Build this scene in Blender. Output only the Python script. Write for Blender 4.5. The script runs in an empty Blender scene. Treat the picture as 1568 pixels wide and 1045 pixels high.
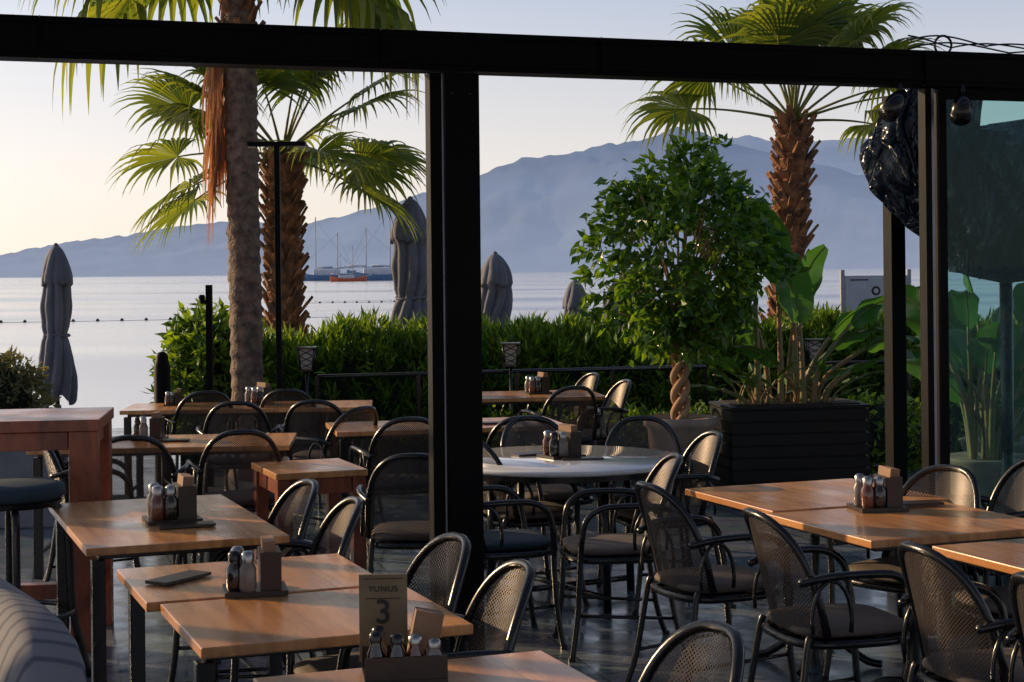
import bpy, math, random
import numpy as np
from mathutils import Vector, Matrix, noise
random.seed(7)
R=math.radians
scene=bpy.context.scene
ROT=R(21)
V=Vector((math.cos(ROT),math.sin(ROT),0)); U=Vector((-math.sin(ROT),math.cos(ROT),0))

# ---------------------------------------------------------------- materials
def newmat(name):
    m=bpy.data.materials.new(name); m.use_nodes=True
    nt=m.node_tree; b=nt.nodes['Principled BSDF']; return m,nt,b
def mat(name,col,rough=.5,metal=0,var=None,bump=None,coat=0,spec=None,col2=None):
    m,nt,b=newmat(name); N=nt.nodes.new; L=nt.links.new
    b.inputs['Base Color'].default_value=(*col,1); b.inputs['Roughness'].default_value=rough
    b.inputs['Metallic'].default_value=metal; b.inputs['Coat Weight'].default_value=coat
    if spec is not None: b.inputs['Specular IOR Level'].default_value=spec
    tc=N('ShaderNodeTexCoord')
    if var:
        n=N('ShaderNodeTexNoise'); n.inputs['Scale'].default_value=var[0]; n.inputs['Detail'].default_value=5
        L(tc.outputs['Object'],n.inputs['Vector'])
        r=N('ShaderNodeValToRGB'); c2=col2 or tuple(c*(1-var[1]) for c in col)
        r.color_ramp.elements[0].color=(*c2,1); r.color_ramp.elements[1].color=(*col,1)
        r.color_ramp.elements[0].position=.35; r.color_ramp.elements[1].position=.65
        L(n.outputs['Fac'],r.inputs['Fac']); L(r.outputs['Color'],b.inputs['Base Color'])
        mr=N('ShaderNodeMapRange'); mr.inputs['To Min'].default_value=rough*.75; mr.inputs['To Max'].default_value=min(1,rough*1.3)
        L(n.outputs['Fac'],mr.inputs['Value']); L(mr.outputs['Result'],b.inputs['Roughness'])
    if bump:
        n=N('ShaderNodeTexNoise'); n.inputs['Scale'].default_value=bump[0]; n.inputs['Detail'].default_value=5
        L(tc.outputs['Object'],n.inputs['Vector'])
        bp=N('ShaderNodeBump'); bp.inputs['Strength'].default_value=bump[1]; bp.inputs['Distance'].default_value=bump[2] if len(bump)>2 else .02
        L(n.outputs['Fac'],bp.inputs['Height']); L(bp.outputs['Normal'],b.inputs['Normal'])
    return m
def leafmat(name,c1,c2,trans=.45,rough=.4,tcol=None):
    m,nt,b=newmat(name); N=nt.nodes.new; L=nt.links.new
    g=N('ShaderNodeNewGeometry'); r=N('ShaderNodeValToRGB')
    r.color_ramp.elements[0].color=(*c1,1); r.color_ramp.elements[1].color=(*c2,1)
    L(g.outputs['Random Per Island'],r.inputs['Fac']); L(r.outputs['Color'],b.inputs['Base Color'])
    b.inputs['Roughness'].default_value=rough
    t=N('ShaderNodeBsdfTranslucent'); mx=N('ShaderNodeMixShader'); mx.inputs[0].default_value=trans
    mc=N('ShaderNodeMix'); mc.data_type='RGBA'; mc.blend_type='MULTIPLY'; mc.inputs[0].default_value=1
    L(r.outputs['Color'],mc.inputs[6]); mc.inputs[7].default_value=(*(tcol or (2.6,2.1,.6)),1)
    L(mc.outputs[2],t.inputs['Color'])
    L(b.outputs[0],mx.inputs[1]); L(t.outputs[0],mx.inputs[2])
    L(mx.outputs[0],nt.nodes['Material Output'].inputs['Surface'])
    return m
def woodmat(name,c1,c2,rough=.3,plank=.12,coat=.0):
    m,nt,b=newmat(name); N=nt.nodes.new; L=nt.links.new
    tc=N('ShaderNodeTexCoord'); mp=N('ShaderNodeMapping'); mp.inputs['Scale'].default_value=(22,1.6,8)
    oi=N('ShaderNodeObjectInfo'); ad=N('ShaderNodeVectorMath'); ad.operation='ADD'
    L(tc.outputs['Object'],ad.inputs[0]); L(oi.outputs['Location'],ad.inputs[1])
    L(ad.outputs[0],mp.inputs['Vector'])
    n=N('ShaderNodeTexNoise'); n.inputs['Scale'].default_value=1; n.inputs['Detail'].default_value=8; n.inputs['Distortion'].default_value=.6
    L(mp.outputs[0],n.inputs['Vector'])
    r=N('ShaderNodeValToRGB'); r.color_ramp.elements[0].color=(*c2,1); r.color_ramp.elements[1].color=(*c1,1)
    r.color_ramp.elements[0].position=.33; r.color_ramp.elements[1].position=.62
    L(n.outputs['Fac'],r.inputs['Fac'])
    sx=N('ShaderNodeSeparateXYZ'); L(tc.outputs['Object'],sx.inputs[0])
    dv=N('ShaderNodeMath'); dv.operation='DIVIDE'; dv.inputs[1].default_value=plank; L(sx.outputs[0],dv.inputs[0])
    fl=N('ShaderNodeMath'); fl.operation='FLOOR'; L(dv.outputs[0],fl.inputs[0])
    wn=N('ShaderNodeTexWhiteNoise'); wn.noise_dimensions='1D'; L(fl.outputs[0],wn.inputs['W'])
    hv=N('ShaderNodeHueSaturation'); mr=N('ShaderNodeMapRange'); mr.inputs['To Min'].default_value=.74; mr.inputs['To Max'].default_value=1.14
    L(wn.outputs['Value'],mr.inputs['Value']); L(mr.outputs[0],hv.inputs['Value']); L(r.outputs[0],hv.inputs['Color'])
    L(hv.outputs[0],b.inputs['Base Color'])
    n3=N('ShaderNodeTexNoise'); n3.inputs['Scale'].default_value=3.5; n3.inputs['Detail'].default_value=4; L(ad.outputs[0],n3.inputs['Vector'])
    r2=N('ShaderNodeMapRange'); r2.inputs['From Min'].default_value=.3; r2.inputs['From Max'].default_value=.7; r2.inputs['To Min'].default_value=rough*.7; r2.inputs['To Max'].default_value=rough*1.5
    L(n3.outputs['Fac'],r2.inputs['Value']); L(r2.outputs[0],b.inputs['Roughness'])
    b.inputs['Coat Weight'].default_value=coat; b.inputs['Coat Roughness'].default_value=.2
    bp=N('ShaderNodeBump'); bp.inputs['Strength'].default_value=.12; bp.inputs['Distance'].default_value=.003
    L(n.outputs['Fac'],bp.inputs['Height']); L(bp.outputs[0],b.inputs['Normal'])
    return m
M={}
M['wood']=woodmat('table_wood',(.72,.34,.12),(.48,.20,.065),.27,coat=.35)
M['redwood']=woodmat('red_wood',(.34,.085,.035),(.20,.045,.02),.32,coat=.3)
M['darkwood']=mat('dark_wood',(.035,.02,.014),.35,var=(20,.5))
M['roofwood']=mat('roof_wood',(.12,.08,.05),.6,var=(8,.4))
M['black']=mat('black_steel',(.006,.006,.008),.26,metal=.0,var=(30,.3),spec=.55)
M['frame']=mat('painted_frame',(.004,.004,.005),.5,var=(4,.3),spec=.08)
M['alu']=mat('aluminium_seal',(.25,.26,.30),.35,metal=.6,var=(10,.3))
M['cushion']=mat('seat_cushion',(.15,.12,.10),.85,var=(9,.35),bump=(70,.3,.004))
M['dkcush']=mat('dark_cushion',(.018,.04,.06),.8,var=(8,.3),bump=(70,.3,.004))
M['glassy']=mat('dark_glass_bottle',(.02,.014,.01),.08,coat=.5,var=(5,.3))
M['steel']=mat('steel_cap',(.4,.4,.4),.3,metal=1,var=(20,.2))
M['salt']=mat('salt_white',(.30,.26,.23),.3,var=(15,.5))
M['paper']=mat('napkin_paper',(.30,.18,.11),.8,var=(15,.3))
M['stone']=mat('pale_tabletop',(.80,.80,.80),.10,var=(3,.18),bump=(15,.03,.003),coat=.7)
M['pot']=mat('clay_pot',(.34,.26,.21),.7,var=(8,.35),bump=(30,.2,.01))
M['soil']=mat('soil',(.03,.02,.014),.95,var=(20,.4),bump=(40,.6,.02))
M['umb']=mat('umbrella_canvas',(.15,.155,.19),.85,var=(5,.25),bump=(22,.3,.015))
M['trunk']=mat('palm_bark',(.25,.165,.115),.9,var=(14,.5),bump=(35,.8,.03),col2=(.08,.052,.04))
M['boot']=mat('palm_boots',(.38,.16,.065),.85,var=(9,.6),bump=(30,.6,.02),col2=(.09,.042,.025))
M['ftrunk']=mat('ficus_bark',(.48,.28,.15),.8,var=(18,.4),bump=(40,.4,.01))
M['palm']=leafmat('palm_leaf',(.05,.10,.03),(.15,.20,.04),.5)
M['palmstem']=mat('palm_stem',(.22,.22,.06),.6,var=(9,.4))
M['dead']=leafmat('dead_frond',(.34,.16,.08),(.48,.28,.15),.35,.7,(1.4,1.1,.8))
M['hedge']=leafmat('hedge_leaf',(.012,.05,.010),(.17,.30,.03),.4)
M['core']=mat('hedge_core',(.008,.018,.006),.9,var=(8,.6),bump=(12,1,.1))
M['ficus']=leafmat('ficus_leaf',(.016,.07,.012),(.12,.24,.028),.42,.26)
M['banana']=leafmat('banana_leaf',(.025,.10,.025),(.06,.18,.035),.3,.30)
M['bstem']=mat('banana_stem',(.32,.17,.08),.5,var=(7,.5),col2=(.10,.16,.04))
M['shrub']=leafmat('shrub_leaf',(.08,.09,.06),(.19,.19,.10),.3,.6)
M['planter']=mat('planter_paint',(.010,.010,.012),.5,var=(6,.3),spec=.3)
M['signb']=mat('notice_face',(.45,.48,.58),.5,var=(6,.15))
M['signp']=mat('notice_post',(.30,.32,.38),.5,var=(6,.2))
M['ink']=mat('dark_ink',(.02,.015,.015),.6,var=(6,.2))
M['numb']=mat('number_board',(.20,.155,.085),.55,var=(12,.25))
M['wallp']=mat('grey_plaster',(.22,.23,.25),.8,var=(5,.25),bump=(30,.2,.01))
M['hullb']=mat('hull_blue',(.14,.24,.40),.5,var=(1,.2)); M['hullw']=mat('hull_white',(.6,.62,.66),.5,var=(1,.2)); M['hullr']=mat('hull_orange',(.60,.14,.06),.5,var=(1,.2))
M['lampglass']=mat('lantern_glass',(.55,.48,.42),.5,var=(20,.3))
M['amber']=mat('amber_glass',(.16,.05,.025),.12,var=(20,.3),coat=.5)
def tarpm():
    m,nt,b=newmat('plastic_cover'); N=nt.nodes.new; L=nt.links.new
    tc=N('ShaderNodeTexCoord'); mp=N('ShaderNodeMapping'); mp.inputs['Scale'].default_value=(3.6,3.6,1.5); mp.inputs['Rotation'].default_value=(.3,.6,0); L(tc.outputs['Object'],mp.inputs[0])
    n=N('ShaderNodeTexNoise'); n.inputs['Scale'].default_value=1.3; n.inputs['Detail'].default_value=2; n.inputs['Distortion'].default_value=1.3; L(mp.outputs[0],n.inputs[0])
    a=N('ShaderNodeMath'); a.operation='SUBTRACT'; a.inputs[1].default_value=.5; L(n.outputs[0],a.inputs[0]); c=N('ShaderNodeMath'); c.operation='ABSOLUTE'; L(a.outputs[0],c.inputs[0])
    d=N('ShaderNodeMath'); d.operation='POWER'; d.inputs[1].default_value=.7; L(c.outputs[0],d.inputs[0])
    bp=N('ShaderNodeBump'); bp.inputs['Strength'].default_value=.8; bp.inputs['Distance'].default_value=.14; L(d.outputs[0],bp.inputs['Height']); L(bp.outputs[0],b.inputs['Normal'])
    b.inputs['Base Color'].default_value=(.004,.010,.022,1); b.inputs['Roughness'].default_value=.22; b.inputs['Specular IOR Level'].default_value=.38
    return m
M['tarp']=tarpm()

def perf():
    m,nt,b=newmat('perforated_steel'); N=nt.nodes.new; L=nt.links.new
    b.inputs['Base Color'].default_value=(.085,.068,.06,1); b.inputs['Roughness'].default_value=.36; b.inputs['Metallic'].default_value=.4
    tc=N('ShaderNodeTexCoord'); sx=N('ShaderNodeSeparateXYZ'); L(tc.outputs['UV'],sx.inputs[0])
    def M2(op,a,bb):
        n=N('ShaderNodeMath'); n.operation=op
        for i,v in enumerate((a,bb)):
            if v is None: continue
            if isinstance(v,(int,float)): n.inputs[i].default_value=v
            else: L(v,n.inputs[i])
        return n.outputs[0]
    k=math.pi/.0125
    a=M2('ADD',sx.outputs[0],sx.outputs[1]); d=M2('SUBTRACT',sx.outputs[0],sx.outputs[1])
    s1=M2('ABSOLUTE',M2('SINE',M2('MULTIPLY',a,k),None),None); s2=M2('ABSOLUTE',M2('SINE',M2('MULTIPLY',d,k),None),None)
    h=M2('GREATER_THAN',M2('MULTIPLY',s1,s2),.50)
    t=N('ShaderNodeBsdfTransparent'); mx=N('ShaderNodeMixShader'); L(h,mx.inputs[0]); L(b.outputs[0],mx.inputs[1]); L(t.outputs[0],mx.inputs[2])
    L(mx.outputs[0],nt.nodes['Material Output'].inputs['Surface']); return m
M['perf']=perf()
def glassm():
    m,nt,b=newmat('tinted_glass'); N=nt.nodes.new; L=nt.links.new
    t=N('ShaderNodeBsdfTransparent'); t.inputs[0].default_value=(.58,.76,.76,1)
    g=N('ShaderNodeBsdfGlossy'); g.inputs['Roughness'].default_value=.02; g.inputs['Color'].default_value=(.45,.6,.66,1)
    f=N('ShaderNodeFresnel'); f.inputs['IOR'].default_value=1.3
    mx=N('ShaderNodeMixShader'); L(f.outputs[0],mx.inputs[0]); L(t.outputs[0],mx.inputs[1]); L(g.outputs[0],mx.inputs[2])
    L(mx.outputs[0],nt.nodes['Material Output'].inputs['Surface']); return m
M['glass']=glassm()

# ---------------------------------------------------------------- mesh builder
class MB:
    def __init__(s): s.v=[];s.f=[];s.m=[];s.sm=[];s.mats=[];s.uv={}
    def mi(s,k):
        if k not in s.mats: s.mats.append(k)
        return s.mats.index(k)
    def add(s,vs,fs,k,smooth=False,uvs=None):
        o=len(s.v); s.v.extend([tuple(v) for v in vs]); i=s.mi(k)
        if uvs:
            for j,u in enumerate(uvs): s.uv[o+j]=u
        for f in fs: s.f.append(tuple(o+a for a in f)); s.m.append(i); s.sm.append(smooth)
    def box(s,c,d,k,rot=None,taper=1):
        hx,hy,hz=d[0]/2,d[1]/2,d[2]/2
        vs=[Vector((x*(taper if z<0 else 1),y*(taper if z<0 else 1),z)) for x in(-hx,hx) for y in(-hy,hy) for z in(-hz,hz)]
        if rot: vs=[rot@v for v in vs]
        vs=[v+Vector(c) for v in vs]
        s.add(vs,[(0,1,3,2),(4,6,7,5),(0,4,5,1),(2,3,7,6),(0,2,6,4),(1,5,7,3)],k)
    def tube(s,p,r,k,n=8,closed=False):
        p=[Vector(a) for a in p]; rs=r if isinstance(r,(list,tuple)) else [r]*len(p)
        vs=[];fs=[];prev=None
        for i,a in enumerate(p):
            if closed: t=(p[(i+1)%len(p)]-p[i-1])
            else: t=(p[min(i+1,len(p)-1)]-p[max(i-1,0)])
            if t.length<1e-9: t=Vector((0,0,1))
            t.normalize()
            if prev is None:
                x=t.orthogonal().normalized()
            else:
                x=prev-t*prev.dot(t)
                x=x.normalized() if x.length>1e-6 else t.orthogonal().normalized()
            prev=x; y=t.cross(x)
            for j in range(n):
                an=2*math.pi*j/n; vs.append(a+(x*math.cos(an)+y*math.sin(an))*rs[i])
        m=len(p); rng=m if closed else m-1
        for i in range(rng):
            for j in range(n):
                a=i*n+j;b=i*n+(j+1)%n;c=((i+1)%m)*n+(j+1)%n;d=((i+1)%m)*n+j
                fs.append((a,b,c,d))
        if not closed:
            fs.append(tuple(range(n))[::-1]); fs.append(tuple((m-1)*n+j for j in range(n)))
        s.add(vs,fs,k,True)
    def lathe(s,prof,k,c=(0,0,0),n=24,smooth=True,caps=True):
        vs=[];fs=[]
        for r,z in prof:
            for j in range(n):
                a=2*math.pi*j/n; vs.append((c[0]+r*math.cos(a),c[1]+r*math.sin(a),c[2]+z))
        for i in range(len(prof)-1):
            for j in range(n): fs.append((i*n+j,i*n+(j+1)%n,(i+1)*n+(j+1)%n,(i+1)*n+j))
        s.add(vs,fs,k,smooth)
        if caps:
            for i,fl in((0,True),(len(prof)-1,False)):
                if prof[i][0]>1e-4:
                    q=[vs[i*n+j] for j in range(n)]
                    s.add(q,[tuple(range(n))[::-1] if fl else tuple(range(n))],k)
    def cushion(s,c,d,k,rot=None,e=.35,nu=24,nv=12):
        vs=[];fs=[]
        sp=lambda x,p: math.copysign(abs(x)**p,x)
        for i in range(nv+1):
            ph=-math.pi/2+math.pi*i/nv
            for j in range(nu):
                th=2*math.pi*j/nu
                v=Vector((d[0]/2*sp(math.cos(ph),.6)*sp(math.cos(th),e),d[1]/2*sp(math.cos(ph),.6)*sp(math.sin(th),e),d[2]/2*sp(math.sin(ph),.8)))
                if rot: v=rot@v
                vs.append(v+Vector(c))
        for i in range(nv):
            for j in range(nu): fs.append((i*nu+j,i*nu+(j+1)%nu,(i+1)*nu+(j+1)%nu,(i+1)*nu+j))
        s.add(vs,fs,k,True)
    def mesh(s,name):
        me=bpy.data.meshes.new(name); me.from_pydata(s.v,[],s.f)
        for k in s.mats: me.materials.append(M[k])
        me.polygons.foreach_set('material_index',s.m); me.polygons.foreach_set('use_smooth',s.sm)
        if s.uv:
            l=me.uv_layers.new(name='UVMap')
            vi=np.zeros(len(me.loops),dtype=np.int32); me.loops.foreach_get('vertex_index',vi)
            l.data.foreach_set('uv',[c for i in vi for c in s.uv.get(int(i),(0,0))])
        me.update(); return me
    def obj(s,name,loc=(0,0,0),rz=0,bevel=0):
        return place(s.mesh(name),name,loc,rz,bevel)
def place(me,name,loc=(0,0,0),rz=0,bevel=0,parent=None):
    o=bpy.data.objects.new(name,me); scene.collection.objects.link(o); o.location=loc; o.rotation_euler=(0,0,rz)
    if bevel:
        b=o.modifiers.new('b','BEVEL'); b.width=bevel; b.segments=2; b.limit_method='ANGLE'; b.angle_limit=R(40)
    if parent: o.parent=parent
    return o

# ---------------------------------------------------------------- camera
H=1.75
cam=bpy.data.cameras.new('camera'); co=bpy.data.objects.new('camera',cam); scene.collection.objects.link(co)
co.location=(0,0,H); roll=.0105
co.rotation_euler=(Matrix.Rotation(R(90),4,'X')@Matrix.Rotation(-roll,4,'Z')).to_euler()
cam.sensor_width=36; cam.lens=2600/1568*36; cam.shift_y=-107.5/1568; cam.clip_end=40000; cam.clip_start=.05
scene.camera=co

# ---------------------------------------------------------------- light
SE=R(16); SA=math.atan2(-.85,.42)
sd=Vector((math.sin(SA)*math.cos(SE),math.cos(SA)*math.cos(SE),math.sin(SE)))
sun=bpy.data.lights.new('sun','SUN'); sun.energy=5; sun.angle=R(.6); sun.color=(1,.70,.40)
so=bpy.data.objects.new('sun',sun); scene.collection.objects.link(so); so.rotation_euler=sd.to_track_quat('Z','Y').to_euler(); so.location=(-20,10,8)
w=bpy.data.worlds.new('World'); scene.world=w; w.use_nodes=True; nt=w.node_tree
N=nt.nodes.new; L=nt.links.new
sky=N('ShaderNodeTexSky'); sky.sky_type='NISHITA'; sky.sun_disc=False; sky.sun_elevation=SE; sky.sun_rotation=SA
sky.air_density=1.0; sky.dust_density=1.0; sky.ozone_density=3
tc=N('ShaderNodeTexCoord'); sx=N('ShaderNodeSeparateXYZ'); L(tc.outputs['Generated'],sx.inputs[0])
rp=N('ShaderNodeValToRGB'); e=rp.color_ramp.elements
e[0].position=0; e[0].color=(.90,.79,.70,1); e[1].position=1; e[1].color=(.10,.15,.27,1)
for p,c in((.06,(.85,.78,.75,1)),(.16,(.52,.57,.70,1)),(.4,(.18,.24,.38,1))): q=e.new(p); q.color=c
L(sx.outputs[2],rp.inputs[0])
dt=N('ShaderNodeVectorMath'); dt.operation='DOT_PRODUCT'; dt.inputs[1].default_value=sd; L(tc.outputs['Generated'],dt.inputs[0])
mxm=N('ShaderNodeMath'); mxm.operation='MAXIMUM'; mxm.inputs[1].default_value=0; L(dt.outputs['Value'],mxm.inputs[0])
pw=N('ShaderNodeMath'); pw.operation='POWER'; pw.inputs[1].default_value=3; L(mxm.outputs[0],pw.inputs[0])
gl=N('ShaderNodeMix'); gl.data_type='RGBA'; gl.blend_type='ADD'; L(pw.outputs[0],gl.inputs[0]); L(rp.outputs[0],gl.inputs[6]); gl.inputs[7].default_value=(.80,.68,.54,1)
sc=N('ShaderNodeVectorMath'); sc.operation='SCALE'; sc.inputs['Scale'].default_value=1/.15; L(gl.outputs[2],sc.inputs[0])
mixs=N('ShaderNodeMix'); mixs.data_type='RGBA'; mixs.inputs[0].default_value=.85; L(sky.outputs[0],mixs.inputs[6]); L(sc.outputs[0],mixs.inputs[7])
bg=nt.nodes['Background']; bg.inputs[1].default_value=.15; L(mixs.outputs[2],bg.inputs[0])
scene.view_settings.view_transform='Standard'; scene.view_settings.look='None'; scene.view_settings.exposure=0

# ---------------------------------------------------------------- floor, quay, sea
def tiles():
    m,nt,b=newmat('slate_tiles'); N=nt.nodes.new; L=nt.links.new
    tc=N('ShaderNodeTexCoord'); br=N('ShaderNodeTexBrick'); br.offset=0
    br.inputs['Scale'].default_value=1; br.inputs['Brick Width'].default_value=.4; br.inputs['Row Height'].default_value=.4
    br.inputs['Mortar Size'].default_value=.006; br.inputs['Color1'].default_value=(.13,.165,.20,1); br.inputs['Color2'].default_value=(.20,.235,.27,1); br.inputs['Mortar'].default_value=(.03,.03,.035,1)
    L(tc.outputs['Object'],br.inputs['Vector'])
    n=N('ShaderNodeTexNoise'); n.inputs['Scale'].default_value=5; n.inputs['Detail'].default_value=7; L(tc.outputs['Object'],n.inputs['Vector'])
    mx=N('ShaderNodeMix'); mx.data_type='RGBA'; mx.blend_type='MULTIPLY'; mx.inputs[0].default_value=.5
    L(br.outputs['Color'],mx.inputs[6]); L(n.outputs['Color'],mx.inputs[7]); L(mx.outputs[2],b.inputs['Base Color'])
    mr=N('ShaderNodeMapRange'); mr.inputs['From Min'].default_value=.3; mr.inputs['From Max'].default_value=.7; mr.inputs['To Min'].default_value=.08; mr.inputs['To Max'].default_value=.34; L(n.outputs['Fac'],mr.inputs[0]); L(mr.outputs[0],b.inputs['Roughness'])
    bp=N('ShaderNodeBump'); bp.inputs['Strength'].default_value=.5; bp.inputs['Distance'].default_value=.004; bp.invert=True
    L(br.outputs['Fac'],bp.inputs['Height']); L(bp.outputs[0],b.inputs['Normal']); b.inputs['Specular IOR Level'].default_value=.7; return m
M['tiles']=tiles()
b=MB(); b.box((0,0,-.8),(60,29,1.6),'tiles'); 
o=b.obj('terrace_floor',(0,5.6,0),R(15)); 
def seam():
    m,nt,b=newmat('sea_water'); N=nt.nodes.new; L=nt.links.new
    b.inputs['Base Color'].default_value=(.58,.63,.70,1); b.inputs['Roughness'].default_value=.16; b.inputs['IOR'].default_value=1.5; b.inputs['Specular IOR Level'].default_value=1
    tc=N('ShaderNodeTexCoord'); mp=N('ShaderNodeMapping'); mp.inputs['Scale'].default_value=(.4,1.5,1); L(tc.outputs['Object'],mp.inputs[0])
    n=N('ShaderNodeTexNoise'); n.inputs['Scale'].default_value=1.2; n.inputs['Detail'].default_value=5; L(mp.outputs[0],n.inputs['Vector'])
    bp=N('ShaderNodeBump'); bp.inputs['Strength'].default_value=.2; bp.inputs['Distance'].default_value=.08
    L(n.outputs['Fac'],bp.inputs['Height']); L(bp.outputs[0],b.inputs['Normal'])
    n2=N('ShaderNodeTexNoise'); n2.inputs['Scale'].default_value=.02; n2.inputs['Detail'].default_value=4
    mp2=N('ShaderNodeMapping'); mp2.inputs['Scale'].default_value=(.25,1.6,1); L(tc.outputs['Object'],mp2.inputs[0]); L(mp2.outputs[0],n2.inputs['Vector'])
    mr=N('ShaderNodeMapRange'); mr.inputs['From Min'].default_value=.35; mr.inputs['From Max'].default_value=.65; mr.inputs['To Min'].default_value=.08; mr.inputs['To Max'].default_value=.26
    L(n2.outputs['Fac'],mr.inputs[0]); L(mr.outputs[0],b.inputs['Roughness'])
    return m
M['sea']=seam()
b=MB(); b.add([(-20000,-3000,0),(20000,-3000,0),(20000,20000,0),(-20000,20000,0)],[(0,1,2,3)],'sea'); b.obj('sea_water',(0,0,-1.2))

# ---------------------------------------------------------------- hills
def hazem(name,c,base,hmax):  # aerial haze painted in as emission, paler toward the foot of the hills
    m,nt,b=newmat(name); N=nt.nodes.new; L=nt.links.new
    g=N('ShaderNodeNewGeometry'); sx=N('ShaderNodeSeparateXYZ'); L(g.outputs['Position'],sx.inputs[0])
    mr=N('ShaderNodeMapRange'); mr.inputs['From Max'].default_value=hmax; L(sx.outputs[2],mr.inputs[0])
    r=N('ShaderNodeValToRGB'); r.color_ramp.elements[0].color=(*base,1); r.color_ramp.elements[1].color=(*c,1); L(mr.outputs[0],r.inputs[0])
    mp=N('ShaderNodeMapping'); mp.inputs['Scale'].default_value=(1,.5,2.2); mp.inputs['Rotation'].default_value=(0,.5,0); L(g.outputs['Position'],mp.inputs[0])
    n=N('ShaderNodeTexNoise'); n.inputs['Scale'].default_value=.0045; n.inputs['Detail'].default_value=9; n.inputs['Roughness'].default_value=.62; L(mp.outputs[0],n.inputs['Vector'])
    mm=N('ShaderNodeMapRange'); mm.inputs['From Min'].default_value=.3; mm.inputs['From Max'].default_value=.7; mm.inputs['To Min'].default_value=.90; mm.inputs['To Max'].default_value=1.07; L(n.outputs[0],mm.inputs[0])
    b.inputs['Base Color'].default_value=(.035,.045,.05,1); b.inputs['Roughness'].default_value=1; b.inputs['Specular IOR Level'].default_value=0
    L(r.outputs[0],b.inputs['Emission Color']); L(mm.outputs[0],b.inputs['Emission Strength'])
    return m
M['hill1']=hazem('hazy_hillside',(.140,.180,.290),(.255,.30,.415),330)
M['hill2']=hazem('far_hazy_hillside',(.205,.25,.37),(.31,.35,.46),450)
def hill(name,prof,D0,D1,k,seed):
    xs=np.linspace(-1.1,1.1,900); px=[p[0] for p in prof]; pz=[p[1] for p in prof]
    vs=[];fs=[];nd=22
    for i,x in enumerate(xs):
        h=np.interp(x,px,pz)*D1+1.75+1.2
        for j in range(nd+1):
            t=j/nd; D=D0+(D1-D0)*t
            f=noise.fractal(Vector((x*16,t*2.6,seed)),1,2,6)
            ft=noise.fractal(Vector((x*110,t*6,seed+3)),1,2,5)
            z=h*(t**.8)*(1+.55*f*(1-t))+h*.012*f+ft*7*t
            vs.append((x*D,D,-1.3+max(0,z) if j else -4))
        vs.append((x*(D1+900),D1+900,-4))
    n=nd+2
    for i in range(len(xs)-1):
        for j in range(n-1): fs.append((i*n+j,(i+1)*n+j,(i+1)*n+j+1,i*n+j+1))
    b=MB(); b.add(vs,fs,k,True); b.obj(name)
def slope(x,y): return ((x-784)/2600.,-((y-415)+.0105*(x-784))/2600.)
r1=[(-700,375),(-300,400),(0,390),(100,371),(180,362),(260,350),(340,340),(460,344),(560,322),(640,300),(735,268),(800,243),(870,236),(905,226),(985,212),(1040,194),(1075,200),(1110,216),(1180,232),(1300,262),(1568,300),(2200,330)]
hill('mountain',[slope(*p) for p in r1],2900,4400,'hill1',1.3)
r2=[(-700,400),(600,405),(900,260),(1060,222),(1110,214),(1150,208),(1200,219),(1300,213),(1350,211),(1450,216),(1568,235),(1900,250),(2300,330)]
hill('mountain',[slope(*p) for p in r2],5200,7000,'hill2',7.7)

# ---------------------------------------------------------------- restaurant frame
LB=lambda t:(Vector((-.25,7.24,0))+Vector((.942,.336,0))*t)
FR=math.atan2(.336,.942)
b=MB(); b.box((0,0,0),(9,.14,.165),'frame'); b.box((0,-.075,-.05),(9,.012,.02),'frame'); b.box((0,-.073,.062),(9,.01,.012),'frame')
for x in(-2.3,-.93,.06,1.7): b.box((x,-.078,0.0),(.004,.02,.165),'frame')
bm=b.obj('overhead_beam',LB(.6)+Vector((0,0,2.68)),FR,.004)
b=MB(); b.box((.03,0,1.295),(.15,.12,2.59),'frame'); b.box((-.083,0.0,1.295),(.05,.07,2.59),'frame'); b.box((-.0515,-.03,1.295),(.010,.012,2.59),'alu')
b.box((0,0,.01),(.3,.2,.02),'frame')
for x in(-.02,.06):
    b.lathe([(0.011,0),(.011,.006),(0,.008)],'black',(x,-.062,2.5),8)
b.obj('frame_pillar',LB(0),FR,.003)
b=MB()
for x,wd,k in((-.045,.034,'frame'),(-.012,.014,'alu'),(.035,.04,'frame')): b.box((x,0,1.3),(wd,.06 if k=='frame' else .03,2.58),k)
b.box((1.1,0,1.30),(2.1,.012,2.5),'glass'); b.box((1.1,0,.05),(2.1,.05,.09),'frame'); b.box((1.1,0,2.57),(2.1,.05,.05),'frame')
b.obj('glass_partition',LB(2.39),FR)
b=MB()
for i in range(16): b.box((0,-.3-.6*i,0),(11,.22,.08),'roofwood')
for i in range(6): b.box((-5+2*i,-4.6,-.1),(.08,9.1,.1),'roofwood')
b.obj('unseen_slat_roof',LB(.6)+Vector((0,0,3.35)),FR)  # unseen roof, slatted to set how much skylight reaches the tables
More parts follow.
